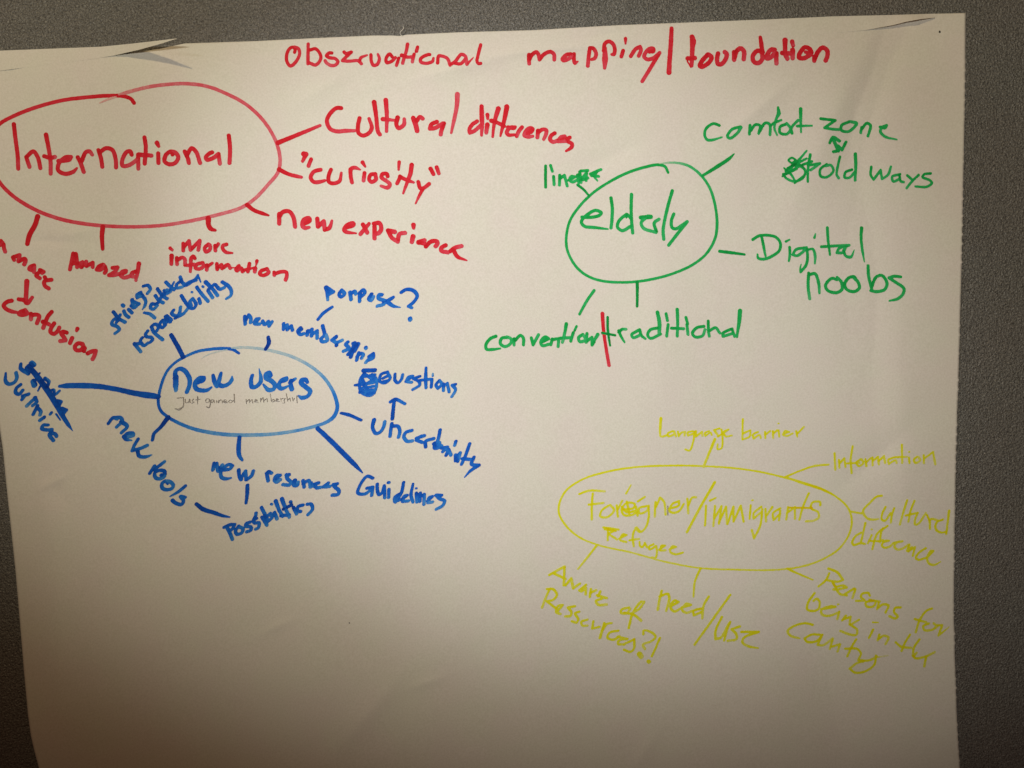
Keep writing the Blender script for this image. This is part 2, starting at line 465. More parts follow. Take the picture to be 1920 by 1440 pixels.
INTERNATIONAL = [
 ('handwritten_word', 'red word reading International', 0, 230, Rg, 30,
  "108,12,32 120,120 138,260 142,360; 205,270 230,345; 205,270 260,225 295,270 315,355; 360,95,34 380,200 395,300 396,398; 345,262 390,275 430,268; 458,300,34 540,288,34 555,268 510,272 460,320 455,372 505,400 570,385 602,355,14; 608,270 632,320 655,385; 640,300 670,232 700,225 722,252,24; 770,215 790,280 800,345; 780,232 830,200 880,215 905,290 908,350; 1030,250 1020,225 990,230 955,300 960,337 1010,332 1080,285; 1080,250 1082,360,28; 1130,115 1140,190 1132,320; 1085,250,34 1185,258; 1238,240 1240,315; 1228,158,34 1242,185,22; 1350,248 1340,225 1300,250 1287,300 1320,325 1370,315 1395,270 1370,232 1340,225; 1445,225 1470,280 1478,315; 1460,260 1500,200 1535,230 1565,315; 1660,232 1640,240 1610,272 1620,290 1670,275 1708,245; 1710,245 1720,320; 1790,100 1800,200 1796,315"),
 ('connector_line', None, 500, 160, 5.0526, 36, "105,545,42,1.1 300,465 505,380,26,.8"),
 ('handwritten_word', 'red word reading Cultural', 500, 160, 5.0526, 36,
  "705,215 660,215 592,280 570,340 600,410 660,435 750,430 835,430,26; 880,310 865,380 870,450 910,475 970,450 995,400 970,315,28; 1018,160,44 1035,280 1055,440 1072,465; 1128,140,42 1138,280 1135,435,28; 1100,320,40 1205,330,24; 1240,305,42 1228,370 1250,405 1300,370 1303,320,30; 1388,310,42 1410,370,46 1425,430,42; 1420,340 1450,300 1478,315; 1612,345 1560,370 1545,410 1590,405 1670,360; 1680,360 1655,430 1648,465; 1807,85,44 1800,200 1770,350,32 1748,450,20,.7"),
 ('handwritten_word', 'red word reading differences', 860, 180, 8, 54,
  "275,378 200,430 160,500 165,552 230,525 330,440; 343,155,58 345,300,66 350,420,60 342,590,36; 430,430,66 412,550,52; 430,280 435,340,34; 595,190,72 560,300,62 530,430,48 510,610,34; 722,160,72 690,330,60 655,480,50 625,600,24; 490,370,62 580,400 680,450; 738,468 830,480 848,462,44 770,475 720,545 745,582 835,582,40; 950,468 900,530 870,600; 1010,560 1090,535 1108,492 1060,480 1000,540 985,590 1040,612 1110,602,40; 1190,520,60 1180,620; 1190,545 1260,500 1312,512 1310,570 1275,650,44; 1442,557 1390,590 1368,645 1410,688 1480,670; 1490,660 1580,625 1590,605 1530,620 1490,680 1600,675; 1665,622 1625,645 1640,680 1700,720 1690,770 1610,825,30"),
 ('connector_line', None, 500, 280, 5.647, 38, "130,212,44,1.1 230,262 320,285 368,295,28,.75"),
 ('handwritten_word', 'red word reading curiosity in quotation marks', 500, 280, 5.647, 38,
  "390,48,50 415,52,50 380,125,30; 470,105 442,175; 570,215 500,235 465,300 500,345 560,345 615,330,28; 680,215 655,280 660,345 710,360 770,335 790,250,24; 885,210 890,290 903,350; 885,240 900,200 940,195 990,215,16; 1035,250 1025,330; 1015,138,40 1042,182,22; 1150,260 1100,270 1085,320 1110,345 1155,320 1150,265; 1280,285 1272,260 1225,262 1215,298 1260,330 1305,370 1280,405 1210,388,28; 1415,290 1380,360; 1410,285 1450,310 1500,330 1555,350,22; 1402,135,34 1396,215,22; 1535,165,46 1520,260,42 1490,340,36 1445,465,20; 1605,345 1625,410 1660,410 1720,365; 1655,415 1620,480,30 1575,575,12; 1735,205,42 1765,262; 1800,190,40 1822,255,36"),
 ('connector_line', None, 450, 370, 4.3636, 30, "58,62,34,1.1 110,103 180,130 232,147,14"),
 ('handwritten_word', 'red words reading new experience', 450, 370, 4.3636, 32,
  "320,135 320,215; 320,160 350,120 400,115 435,160 450,240; 530,212 570,190 562,170 520,185 510,230 530,250 565,245,20; 632,175 637,240; 637,240 685,195 692,260; 692,265 730,250 752,190,16; 860,248 928,225 925,212 870,232 852,268 870,283 950,294,12; 1005,222 1040,288; 1055,215,26 985,300; 1100,240,34 1100,335; 1095,215 1140,210 1155,260 1130,295 1105,290; 1210,270 1265,282,36; 1210,270 1240,328 1290,362; 1290,358 1305,300 1350,290; 1415,320,38 1405,365; 1418,225,36 1420,250,26; 1462,368,40 1510,350; 1470,368 1518,382; 1520,402 1560,362 1610,360 1615,378 1600,400; 1682,392 1650,410 1645,435 1700,450; 1720,440 1760,412 1812,398; 1742,425 1780,485 1855,516,10"),
 ('connector_line', None, 0, 395, 6.857, 60, "483,75,62,1.1 450,180 380,310 350,425,54"),
 ('handwritten_word', 'red words reading a maze, cut by the left border', 0, 395, 6.857, 48,
  "10,388 -30,420 -45,460 0,440 30,410; 45,432 50,480 65,525; 165,600 180,632; 165,600 250,570 235,650; 238,650 318,618 328,640 310,690; 440,702 390,722 375,750 420,762 440,722 435,788; 512,762 560,785 540,800; 525,775 465,830 510,868; 575,855 595,890 660,888; 592,888 565,920 580,970 625,1000"),
 ('arrow_mark', 'red arrow pointing down between maze and Confusion', 0, 515, 8.47, 66, "425,105,76 415,280 408,430; 295,390,58 380,405 430,450 512,360,50"),
 ('handwritten_word', 'red slanting word reading Confusion', 0, 515, 8.47, 60,
  "185,412 110,432 57,490 100,545 190,585 265,598,44; 390,565 310,600 300,625 370,640 430,612 400,562; 490,620 490,708; 500,640 590,635 622,660 585,770; 820,590 760,660 720,750 685,845; 680,748,66 780,790; 860,772 810,850 800,910 850,940 910,900 940,840; 1058,920 1000,905 970,930 1020,1000 1040,1040 955,1055; 1145,1005 1110,1085; 1228,858 1215,888,46; 1310,1100 1240,1090 1188,1140 1200,1190 1270,1200 1320,1150 1310,1100; 1330,1212 1345,1165; 1390,1250 1450,1220 1520,1210 1500,1280 1470,1340"),
 ('connector_line', None, 0, 395, 6.857, 54, "1320,208,58,1.1 1310,330 1318,490,42"),
 ('handwritten_word', 'red word reading Amazed', 0, 395, 6.857, 46,
  "940,550 920,650 897,755; 975,555 985,620 990,725; 920,680 1000,672; 945,565 975,570 950,640; 1000,690 1060,660 1042,725; 1045,725 1108,655 1110,710; 1112,712 1190,668 1190,725; 1320,692 1270,715 1242,758 1290,760 1340,715 1330,695; 1352,722 1362,770 1345,800; 1445,735 1510,728 1480,780 1400,830 1450,830 1530,812; 1535,820 1610,792 1620,772 1570,785 1550,830 1590,860 1660,845; 1785,680,54 1770,780 1745,895,38; 1745,780 1700,800 1688,838 1740,852"),
 ('connector_line', None, 300, 390, 7.3846, 60, "668,145,70,1.1 670,230 700,285 762,308,34"),
 ('handwritten_word', 'red words reading more information', 300, 390, 7.3846, 46,
  "320,490 320,590; 330,540 400,455 420,580; 425,575 550,450 530,580; 670,500 618,550 632,605 685,580 692,522 670,500; 760,520 765,590; 765,552 805,498; 920,502 870,520 865,560 910,610 1000,622,24; 140,557 168,580,34; 160,660,58 155,775; 230,690 235,780; 240,720 310,685 340,705 345,785; 480,695 460,668 432,690 425,780 418,880,36; 345,790 400,792 470,780; 590,758 510,780 488,830 550,842 605,795 580,757; 650,790 645,855; 650,812 722,762,34; 785,772 790,850; 790,832 850,785 857,838; 862,835 940,785 970,832; 975,825,14 1040,826,14; 1090,800 1050,850 1062,868 1120,830 1142,880; 1237,770 1215,880; 1150,862 1290,830,24; 1315,835,56 1310,882; 1340,732,44 1325,800,10; 1480,842 1400,870 1380,912 1430,932 1502,892 1480,845; 1580,890 1580,928; 1580,912 1680,882 1747,890 1752,950 1737,995"),
]
ELDERLY_RING = ('bubble_outline', 'green oval around the word elderly', 1000, 280, 4.5, 22,
  "1137,195,22,1 1110,145,24,1 1050,130,24,1 940,150,24,1 800,195,24,.95 640,275 500,370 390,480 310,600 280,720 280,820 310,910 370,1000 460,1070 580,1110 720,1122 880,1115 1050,1085 1200,1040,22,.9 1350,970,22,.9 1460,880,22,.92 1530,760,24,.95 1550,640,24,.95 1535,480,23,.9 1490,330,22,.85 1420,225,22,.8 1330,150,22,.72 1250,120,20,.6 1150,112,18,.4 1060,122,8,.2")
ELDERLY = [
 ('handwritten_word', 'green word reading elderly', 1000, 280, 4.5, 25,
  "410,572 500,572 560,555 572,535 525,515 450,555 405,610 430,648 520,660 630,673,12; 655,410 666,500 662,600 655,662; 828,380 825,500 830,620 838,705; 785,548 725,600 710,655 750,685 820,650; 785,575,14 792,548,22 825,585; 905,575,30 990,570,36 960,570,34 910,620 930,665 1035,700; 1038,695 1020,620 1060,590; 1172,350 1130,500 1095,680 1100,758; 1185,545,24 1165,600 1170,658 1200,670 1298,610; 1290,622 1210,720 1142,808"),
 ('connector_line', None, 1000, 280, 4.5, 18, "375,300,22,1.15 430,345 470,392,14,1.15"),
 ('handwritten_word', 'green word reading linear with its last letters scribbled over', 1000, 280, 4.5, 22,
  "103,140,22,1.1 103,318,22,1.1; 170,228 175,298; 145,135 160,185; 222,218 220,302; 225,245 262,218 285,308; 300,260 352,232 320,228 305,258 330,275 372,258; 375,220,30 385,280,26; 392,190,24 402,280; 388,270 450,195; 400,182 460,178; 450,182 445,262; 400,262 460,242; 480,208 570,170; 540,182 515,225 540,265,12; 490,222 550,228"),
 ('connector_line', None, 1000, 280, 4.5, 28, "1428,222,20,1 1560,140,30,1.1 1650,80,26,1.1 1694,38,8,1.1"),
 ('handwritten_word', 'green words reading comfort zone', 1300, 190, 4, 19,
  "195,180 150,167 95,205 85,255 105,288 140,290 215,268,10; 352,190 290,210 255,262 275,277 335,232 355,195,26; 425,180 420,245; 430,220 465,175 500,182 490,240; 495,230 540,162 572,172 575,250; 635,45,14 640,90,30 622,130,18 608,200,16 628,252,12; 575,190,14 600,165 660,140,14; 690,172 652,190 650,235 700,245 730,205 700,165; 740,240 735,200 785,142; 805,58,26 805,130,22 808,232,12; 780,185 890,182,12; 955,130 1065,142 985,198 1060,210 1100,210; 1170,152 1112,180 1110,215 1160,227 1210,190 1222,165,26 1180,152; 1262,195 1255,235; 1260,212 1300,165 1328,180 1310,260; 1400,192 1440,198 1450,180 1420,192 1402,225 1440,265 1525,286,10"),
 ('arrow_mark', 'small green pair of arrows pointing up and down', 1300, 190, 4, 20,
  "1022,312,18 1048,272,26 1095,296,22; 1050,285,24 1070,330,24 1085,370,24; 1050,377 1090,372; 1145,305 1115,365 1088,335"),
 ('handwritten_word', 'green words reading old ways after a scribbled-out start', 1300, 190, 4, 17,
  "742,466,13,1.1 714,442,13,1.1 740,422,13,1.1 768,440,13,1.1 738,466,13,1.1; 672,556,11 720,510 790,440 850,370,12; 690,520,12 760,475 850,428,14; 668,562,12 740,520 800,488 838,520 825,570 762,600 695,575 674,545; 740,482,20,1.1 800,478,18 835,505,12; 700,545,12 775,505; 680,500,10 730,545 765,600,10; 760,612,14 830,560; 705,500,12 765,470; 877,400,20 860,500,18 858,602,16; 860,480 950,465 880,515; 820,475 890,450; 1000,472 952,510 955,560 1000,568 1050,522 1030,478 995,485; 1100,415 1085,480 1075,550 1090,575; 1215,395,24 1218,480,22 1213,592,18; 1190,512 1142,532 1135,570 1170,572 1210,530; 1335,492 1330,550 1352,587 1405,515 1415,582 1460,550 1482,490; 1550,547 1492,565 1500,600 1550,580; 1545,550 1555,598 1577,605; 1605,555 1642,588; 1690,552 1640,600 1600,650; 1780,540 1730,548 1720,568 1770,590 1790,612 1750,640 1665,638,14"),
 ('connector_line', None, 1000, 280, 4.5, 24, "1572,860,24,1.1 1670,872 1782,887,16,1.1"),
 ('handwritten_word', 'green word reading Digital', 1340, 420, 5.0526, 24,
  "360,147 420,112 500,106 580,125 622,180 612,250 550,300 470,332 412,322 405,285,12; 445,120 465,220 482,305,16; 710,220 712,290 703,350,18; 675,165,20 710,148,12; 850,225 770,242 740,290 780,300 850,250 870,222; 870,230 880,300 865,390 815,452 810,420,14 820,380,6; 885,242,16 930,238 952,310 948,372,16; 945,128,22 955,93,10; 1067,35 1075,160 1092,290,18; 1010,215 1180,205 1275,200; 1260,205 1180,230 1157,272 1210,270 1240,222; 1222,250 1240,300 1290,312 1322,245,6; 1392,38,30 1387,130,24 1400,250 1418,358,8"),
 ('handwritten_word', 'green word reading noobs', 1340, 420, 5.0526, 27,
  "890,465 885,590 900,708; 900,480 950,470 985,560 992,655,20; 1160,530,18 1110,515 1050,580 1070,628 1150,650 1205,620 1200,550 1160,505,22; 1340,515,18 1320,500 1270,510 1232,570 1250,618 1320,640 1370,605 1355,545 1320,512; 1453,395 1460,500 1482,590 1490,630; 1485,600 1530,502 1585,488 1632,560 1610,620 1530,640 1480,630; 1765,500,22 1700,495 1652,510 1720,555 1792,610 1785,660 1740,705 1655,727,14"),
 ('connector_line', None, 1000, 280, 4.5, 21, "876,1122,24,1.15 877,1220 875,1325,18,1.15"),
 ('connector_line', None, 1000, 280, 4.5, 22, "512,1190 450,1280 390,1390,20,.9"),
 ('handwritten_word', 'green word reading conventional', 900, 530, 3.6923, 19,
  "110,370 70,388 40,432 45,460 90,462 140,455,10; 195,378 150,385 140,420 170,442 210,422 215,390 185,375; 235,388 235,430; 240,402 280,365 300,385 300,430; 355,382 367,430 405,360; 425,412 475,388 450,375 420,410 430,435 480,425; 500,390 490,430; 500,395 540,392 540,442; 597,285,22 588,340 570,412; 550,385 620,380; 645,345 628,405; 668,302,16 655,330,14; 712,358 682,380 690,408 730,395 715,362; 740,352 735,412; 740,405 775,378 775,425 815,358,22; 790,410 775,432"),
 ('separator_bar', 'short red upright bar between conventional and traditional', 900, 530, 3.6923, 20, "847,214,24,1 855,330,20,1 875,470,20,.9 893,572,22,.75"),
 ('handwritten_word', 'green word reading traditional', 900, 530, 3.6923, 18,
  "883,240,16,1.2 885,330,15,1.2 900,435,12,1.2; 845,348,14,1.3 935,364,14,1.2; 960,332 975,370 1000,412,12; 960,342 985,322 1010,322; 1095,330 1050,360 1060,380 1110,362; 1105,325 1117,365 1145,388,14; 1228,205,22 1242,280,26 1240,350,22; 1240,312 1180,325 1160,360 1180,385 1250,355; 1302,290 1292,370; 1288,215 1297,262; 1365,185,22 1368,270 1365,370; 1325,315 1410,318; 1432,290 1440,358; 1425,240 1437,285; 1550,302 1500,312 1470,350 1490,375 1540,367 1557,325; 1580,265 1582,340 1587,370; 1585,335 1630,312 1660,348; 1735,322 1682,350 1682,372 1750,350; 1745,320 1762,372; 1800,195,28 1795,260,26 1778,375,14"),
]
NEW_USERS_RING = ('bubble_outline', 'blue oval around the words new users', 280, 630, 5.0526, 29,
  "847,163,26,1 790,128,30,1 690,118,30,.95 580,125,28,.9 460,145,27,.85 340,195,25,.85 240,255,25,.85 170,330,25,.85 120,440,26,.9 90,560,28,.95 85,640,30,1 110,710,30,1 180,770,30,.95 280,825,32,.8 420,880,34,.7 580,915,36,.6 750,935,36,.55 950,938,34,.5 1150,930,32,.48 1350,905,30,.5 1550,860,30,.55 1680,815,32,.7 1750,760,36,.8 1780,680,36,.82 1765,590,34,.75 1710,470,32,.6 1620,360,30,.48 1500,270,30,.36 1350,195,30,.3 1200,150,28,.27 1050,120,26,.25 900,108,24,.25 800,115,22,.2 680,140,14,.14 560,175,10,.1 490,215,5,.06")
NEW_USERS = [
 ('handwritten_word', 'large blue words reading new users', 310, 680, 6.6207, 50,
  "130,180,62 128,280,62 132,345,40; 120,190,54 130,100,50 190,75 250,110 300,200 298,280 268,362; 395,250,46 470,215,56 480,185,40 420,192 368,250 380,320 450,345 520,340,46 570,308,26; 590,155,36 605,220 625,290,30; 690,130,36 672,200 645,290; 655,268 710,290 780,265 820,220 827,170,16; 1078,160,42 1062,230,46 1075,300 1120,300 1180,240,52 1182,160,34 1162,75,8; 1305,162 1288,125 1250,142 1250,190 1320,230 1360,280 1340,330 1280,338 1215,270,20; 1420,242,40 1500,210 1500,195 1440,220 1408,290 1440,322 1525,290,26; 1555,220,40 1560,300 1572,332; 1550,242 1610,202,36; 1765,245,34 1740,212 1690,215 1682,250 1740,300 1797,355 1770,412 1700,435 1648,408,16"),
 ('pencil_note', 'thin pencil note reading just gained membership', 310, 680, 6.6207, 7,
  "145,440,10 225,430,10; 220,430 226,500 215,550 170,585,10 118,572,10; 125,570 170,570 222,542; 245,450 250,495 285,490 300,450 305,497; 350,450 330,470 355,490 325,502; 400,420 397,510; 375,462 438,450; 545,452 515,447 498,470 505,492 535,488 548,455 556,500 550,540 535,560 510,545; 600,462 575,458 562,478 570,495 590,485 602,462 606,497; 635,464 637,497; 658,497 660,465; 660,480 685,460 702,470 705,499; 722,484 758,475 752,460 732,462 722,485 738,497 768,488; 828,472 800,462 785,480 795,497 822,488 848,465; 852,388 857,492; 1000,450 1005,510; 1005,485 1040,450 1045,500; 1045,482 1075,455 1082,500; 1100,480 1140,470 1120,455 1105,488 1150,490; 1180,440 1180,490; 1180,470 1210,430 1220,490; 1220,470 1260,440 1266,485; 1300,385 1316,485; 1310,472 1345,450 1350,478 1315,485; 1370,470 1402,455 1382,445 1370,478 1415,480; 1430,440 1436,482; 1430,455 1460,440; 1487,440 1470,468 1480,495 1450,502; 1500,385 1516,482; 1515,462 1545,440 1552,480; 1575,430 1582,475 1602,440; 1628,408 1634,500; 1625,422 1660,412"),
 ('connector_line', None, 190, 500, 7.3846, 54, "965,945,50,1.2 1060,1110 1135,1255,52,1.2"),
 ('handwritten_word', 'small blue slanting words reading strings attached', 190, 500, 7.3846, 42,
  "235,745 190,720 145,770 150,802 220,830 250,870 190,922; 165,625 240,715 330,770; 210,770 260,668; 310,612 330,660 382,702; 290,530,44 308,545,44; 375,590 425,640; 425,460,50 440,540; 430,475 520,520; 410,540,40 450,570 520,515; 545,355 490,388 500,430 560,395; 560,390 612,470 602,540 570,590,16; 582,270 640,258 677,310 637,370; 592,637,32 670,655 738,708; 740,522 695,515 682,570 720,590 772,540; 760,510 785,535,20; 745,400 800,470 857,500; 775,305 840,395 910,445; 785,500 840,400 905,320; 870,330 905,372 955,345; 855,400 930,330; 892,212 950,270 1008,318; 940,340 1005,212,24; 1080,212 1040,250 1042,292 1120,282; 1090,142 1122,220 1172,250; 1155,262 1210,215 1310,190; 1185,255 1300,172 1333,115,26; 1333,115,30 1375,215,14; 1205,235 1320,160"),
 ('handwritten_word', 'small blue slanting word reading responsibility', 190, 500, 7.3846, 42,
  "455,1065 500,1120 545,1178; 462,1070 545,1062; 565,985 540,1030 590,1092 640,1060; 640,890 612,935 622,968 690,980 710,1012 672,1048; 692,830 725,905 850,1012; 692,830 740,795 788,825 772,880 745,905; 825,760 805,818 850,842 880,800; 850,740 885,810; 890,690,50 915,755 880,790; 905,680 970,738; 900,735 955,765; 1000,602 972,648 1040,682 1085,640; 1020,715,36 1080,640 1095,560; 1035,705 1130,655 1188,590; 1105,400 1170,500 1225,570 1280,575 1310,520 1262,442 1228,480 1245,545; 1350,442 1370,508; 1250,350,26 1258,354,26; 1320,282 1390,380 1478,480; 1400,272,30 1410,280,30; 1442,212,52 1540,310 1610,400; 1475,330 1540,430; 1480,315 1560,245; 1580,250 1640,312 1700,290; 1672,212,44 1760,270,46 1800,340 1790,400 1730,443,34"),
 ('connector_line', None, 440, 520, 5.189, 37, "325,582,30,1.2 332,640 303,695,34,1.3"),
 ('handwritten_word', 'small blue words reading new membership', 440, 520, 5.189, 31,
  "97,380 102,455; 102,425 135,365 155,392 155,440; 205,440 235,402 205,410 195,450 242,455; 270,425 292,458 325,430 335,475 362,432; 475,450 475,505; 480,480 510,462 512,510; 515,505 548,472 562,515; 640,490 615,520 637,555 672,548; 620,530 650,505; 710,520 705,562; 710,540 750,505 747,570; 750,560 800,520 802,592; 855,470 872,560 838,600 852,625 900,615 887,560; 988,575 945,608 992,640; 950,612 985,585; 990,662 992,640 1045,612; 1100,630 1080,650 1112,690 1058,718; 1165,640,38,1.1 1130,772,38,1.1; 1200,650,40,.9 1165,715,40,.9; 1100,750 1195,645; 1150,642 1195,660; 1205,735 1186,806; 1190,772 1225,740 1250,752 1234,786; 1274,682,32 1278,690,32; 1340,750 1275,828; 1305,770 1347,742 1347,782 1305,805"),
 ('connector_line', None, 440, 520, 5.189, 32, "945,290,30,1 860,350 810,408,28,1"),
 ('handwritten_word', 'small blue word reading purpose with a question mark', 440, 520, 5.189, 32,
  "885,95 900,150 905,220,24; 890,95 960,143 902,172; 900,120,36 930,145; 1040,125 1015,165 1035,190 1068,160 1040,125; 1120,145 1132,215; 1132,162 1165,135 1178,160; 1217,150,38 1215,235,30; 1215,152 1250,122 1265,150 1232,185; 1330,165,36 1305,208 1327,225 1348,190; 1432,170 1402,170 1400,205 1460,230 1450,260 1388,278; 1450,240 1525,208 1540,195 1480,232,38 1540,278,30 1612,292,8; 1620,145 1670,118 1740,130 1775,180 1740,240 1692,280 1725,297,24; 1704,400,38 1708,412,38"),
 ('connector_line', None, 0, 660, 6.1935, 50, "690,397,32,1 760,392,56,1 950,390,62,1 1150,400,56,1.05 1350,432,50,1.1 1550,475,56,1.1 1700,500,66,1 1780,510,62,1.1 1840,522,50,1.2"),
 ('scribbled_out_word', 'blue word crossed out by a thick slanting stroke', 0, 660, 6.1935, 42,
  "330,160,44,1.12 420,270,56,1.15 560,460,58,1.15 660,620,56,1.1 720,730,48,1.0 790,840,36,1 845,918,4,.8; 240,140,36 240,190 330,250; 365,130,60,.8 395,150,50,.8; 310,180 400,240; 385,340,60,.8 400,385,60,.8; 440,265,24 460,245,20; 440,450,16 465,400,24; 520,305,38,.75 566,345,36,.75 545,410,32,.75; 480,330,34,.8 530,410,34,.8; 572,455,32,.75 622,440,32,.75 630,490,28,.75; 690,450,26 665,475,32 630,512,8; 660,570,44 705,580 680,625; 715,660,46 770,675,36 730,720; 650,720,20,.5 700,790,14,.4"),
 ('handwritten_word', 'blue slanting word reading surprise', 0, 660, 6.1935, 38,
  "65,245,24 65,340 100,372 165,352 195,300 185,240; 237,380 190,420 180,468 220,490 262,445; 255,550 292,500; 262,512 330,490; 410,530 310,625; 402,530 425,580 380,620; 435,625 385,722; 425,640 472,690 465,728; 512,758 462,793; 595,705,34 582,722,30; 560,848,30 502,850 485,888 540,905 600,902; 600,918 572,960 620,1028; 595,940 642,955 655,980"),
 ('connector_line', None, 180, 760, 6.545, 46, "880,152,62,1.3 790,270,46,1.2 710,350,40 692,425,38,1"),
 ('handwritten_word', 'blue slanting words reading new tools', 180, 760, 6.545, 40,
  "152,220 210,152 262,165; 210,152 300,152 322,190 252,265; 310,200,50 382,258 312,335; 350,400 372,350 450,342 458,368 400,385; 340,380,44 370,420,36 438,430,16; 515,415 470,490 445,555; 450,552 540,530 627,492; 510,565 530,622 610,632 682,608,14; 660,832 715,745; 710,790 790,730 838,692; 800,855 842,850 840,812 780,797 720,832 730,888 780,902 832,880 842,850; 880,965,24 850,930 810,960 810,1010 860,1035 930,1020 947,980 900,935 850,930; 1095,990,40 1010,1060 908,1117,16; 935,1165 980,1200 1050,1215 1072,1170 1035,1118 1092,1130"),
 ('connector_line', None, 380, 800, 6.5464, 44, "-79,948,40,1.2 0,1010,46,1.2 150,1060,44,1.1 250,1095,34 330,1110,16,1"),
 ('connector_line', None, 380, 800, 6.5464, 48, "450,130,44,1.1 440,260,52 447,350,46 485,412,26,.9"),
 ('handwritten_word', 'blue words reading new resources', 380, 800, 6.5464, 40,
  "137,450 125,530; 132,480 170,452 187,545; 190,540 240,470; 250,530 330,520 365,482 330,465 270,490 220,560 230,620 280,640 347,630,20; 205,505 260,512; 440,530 450,610 472,650; 462,640 525,545 532,650; 540,650 600,600 620,545; 785,570 802,665; 787,580 805,552 845,570; 890,650 950,597 905,602 880,650 905,680 952,650; 1060,590 1025,590 1040,640 1082,682 1060,715 985,710; 1130,660,50 1120,720 1160,720 1170,682; 1230,662 1245,740; 1232,700 1300,662 1322,740; 1330,692 1352,730; 1422,690 1372,710 1400,750 1445,745; 1480,738 1540,692 1500,738 1560,732; 1650,702 1602,710 1622,740 1672,785 1660,830 1590,840"),
 ('connector_line', None, 380, 800, 6.5464, 44, "548,722,44,1.1 545,820 532,938,32,1.1"),
 ('handwritten_word', 'blue word reading Possibilities', 380, 800, 6.5464, 38,
  "290,1220 330,1300 365,1383; 262,1235 340,1202 392,1202 360,1260 332,1272; 440,1222 402,1280 420,1320 480,1300 492,1252 452,1232; 580,1172 532,1192 530,1220 590,1232 590,1270 540,1290; 660,1125 622,1152 640,1182 690,1182 682,1240 650,1257; 655,1060 650,1088 620,1150; 727,1110 787,1208; 720,992 770,1090 802,1160; 780,1110 830,1065 850,1110 805,1160; 880,1052 912,1132; 840,950,30 848,954,30; 895,912,46 940,1030 982,1100; 970,885,46 1010,990 1062,1110; 990,1010,40,1.2 1090,962; 960,1092 1062,1082; 1112,990 1152,1070; 1077,922,36 1083,928,36; 1230,962 1172,980 1162,1030 1202,1042; 1282,952 1330,952 1347,1010 1292,1080"),
 ('connector_line', None, 580, 670, 4.644, 34, "70,617,32,1.1 200,740,36,1.1 350,890,36 410,950,30 462,1006,8"),
 ('handwritten_word', 'blue word reading Guidelines', 580, 670, 4.644, 26,
  "552,1052 505,1035 445,1105 422,1180 480,1190 540,1150; 500,1140 552,1130 542,1202; 590,1105 592,1160 606,1194 632,1180 652,1118; 652,1118 656,1222; 692,1150 690,1220; 686,1090,24 694,1090,24; 820,1090 800,1180 750,1260; 780,1192 742,1222 742,1255 790,1240; 810,1232 850,1202 822,1212 812,1255 862,1250; 902,1102,20 885,1200 902,1260; 930,1182 937,1260; 928,1140,16 933,1140,16; 965,1182 962,1255; 967,1212 1000,1192 997,1280; 1030,1250 1070,1212 1042,1222 1032,1265 1072,1260; 1150,1202 1102,1200 1132,1230 1177,1250 1160,1290 1105,1322"),
 ('connector_line', None, 580, 670, 4.644, 24, "275,485,22,1.2 340,500,26,1.1 450,547,22,1.1"),
 ('handwritten_word', 'blue word reading uncertainty', 580, 670, 4.644, 27,
  "562,545,34 550,610 575,660 610,655 648,600 655,560; 717,577 707,640 702,687; 725,600 770,600 787,650 775,695; 892,637 842,652 822,690 850,730 897,727; 930,705 1000,682 962,692 932,720 982,740; 1012,780 1012,732 1082,707; 1137,632 1125,700 1112,740; 1090,745 1090,790 1132,780 1132,742; 1082,752 1150,770; 1150,790 1202,782 1162,820; 1190,852 1212,802 1232,850; 1275,732 1265,765; 1272,900 1272,850; 1272,872 1312,832 1292,905; 1395,752 1365,840 1325,930; 1332,882 1412,890; 1432,870 1412,930 1470,940; 1475,940,30 1400,990,26 1350,1045,8"),
 ('arrow_mark', 'blue arrow pointing up from uncertainty to question', 580, 670, 4.644, 28, "722,535,30,1.1 730,450 738,372; 705,387,26 748,365 832,405,22"),
 ('handwritten_word', 'blue word reading question after a scribbled-out letter', 580, 670, 4.644, 23,
  "470,115,34,1.1 570,112,32,1.1; 455,170 570,152; 480,132 440,200 450,300 530,332 572,290 582,190 545,150; 395,242,18 450,235,28 560,220; 440,272 560,252; 442,302,30 570,285,30; 500,325 565,310; 460,190 500,270; 475,140 560,200; 470,240 570,190; 680,127 622,150 615,210 660,222 702,180 680,130; 640,182 680,162; 640,212 692,200; 745,145 745,200 770,222 800,192 812,150; 840,210 900,162 862,172 847,210 890,217; 962,165 905,185 952,210 960,240 900,280; 1015,90,20 1012,180,28 1015,265,22; 960,200 1050,190; 1067,190 1060,260; 1074,140,12,.5 1074,160,16,.6; 1132,200 1102,240 1120,270 1152,232 1132,200; 1165,230 1167,290; 1170,250 1200,225 1217,300; 1272,235 1242,242 1272,280 1240,342"),
]
FOREIGNER_RING = ('bubble_outline', 'yellow oval around the words Foreigner and immigrants', 1030, 850, 3.2542, 11,
  "1440,145,12,0.8 1550,182,18,0.8 1655,216,18,1.1 1750,265,12,0.8 1820,330,13,0.8 1845,400,13,0.8 1830,490,13,0.76 1770,580,12,0.72 1660,650,12,0.68 1520,695,11,0.68 1350,712,11,0.68 1150,710,11,0.68 920,700,11,0.68 700,660,11,0.64 500,605,11,0.64 300,560,11,0.68 180,510,12,0.76 100,440,13,0.8 60,370,13,0.8 60,310,13,0.8 100,230,12,0.8 200,160,12,0.8 340,115,12,0.8 520,85,12,0.8 720,75,12,0.8 940,78,11,0.8 1140,92,11,0.8 1320,120,11,0.8 1500,165,12,0.8")
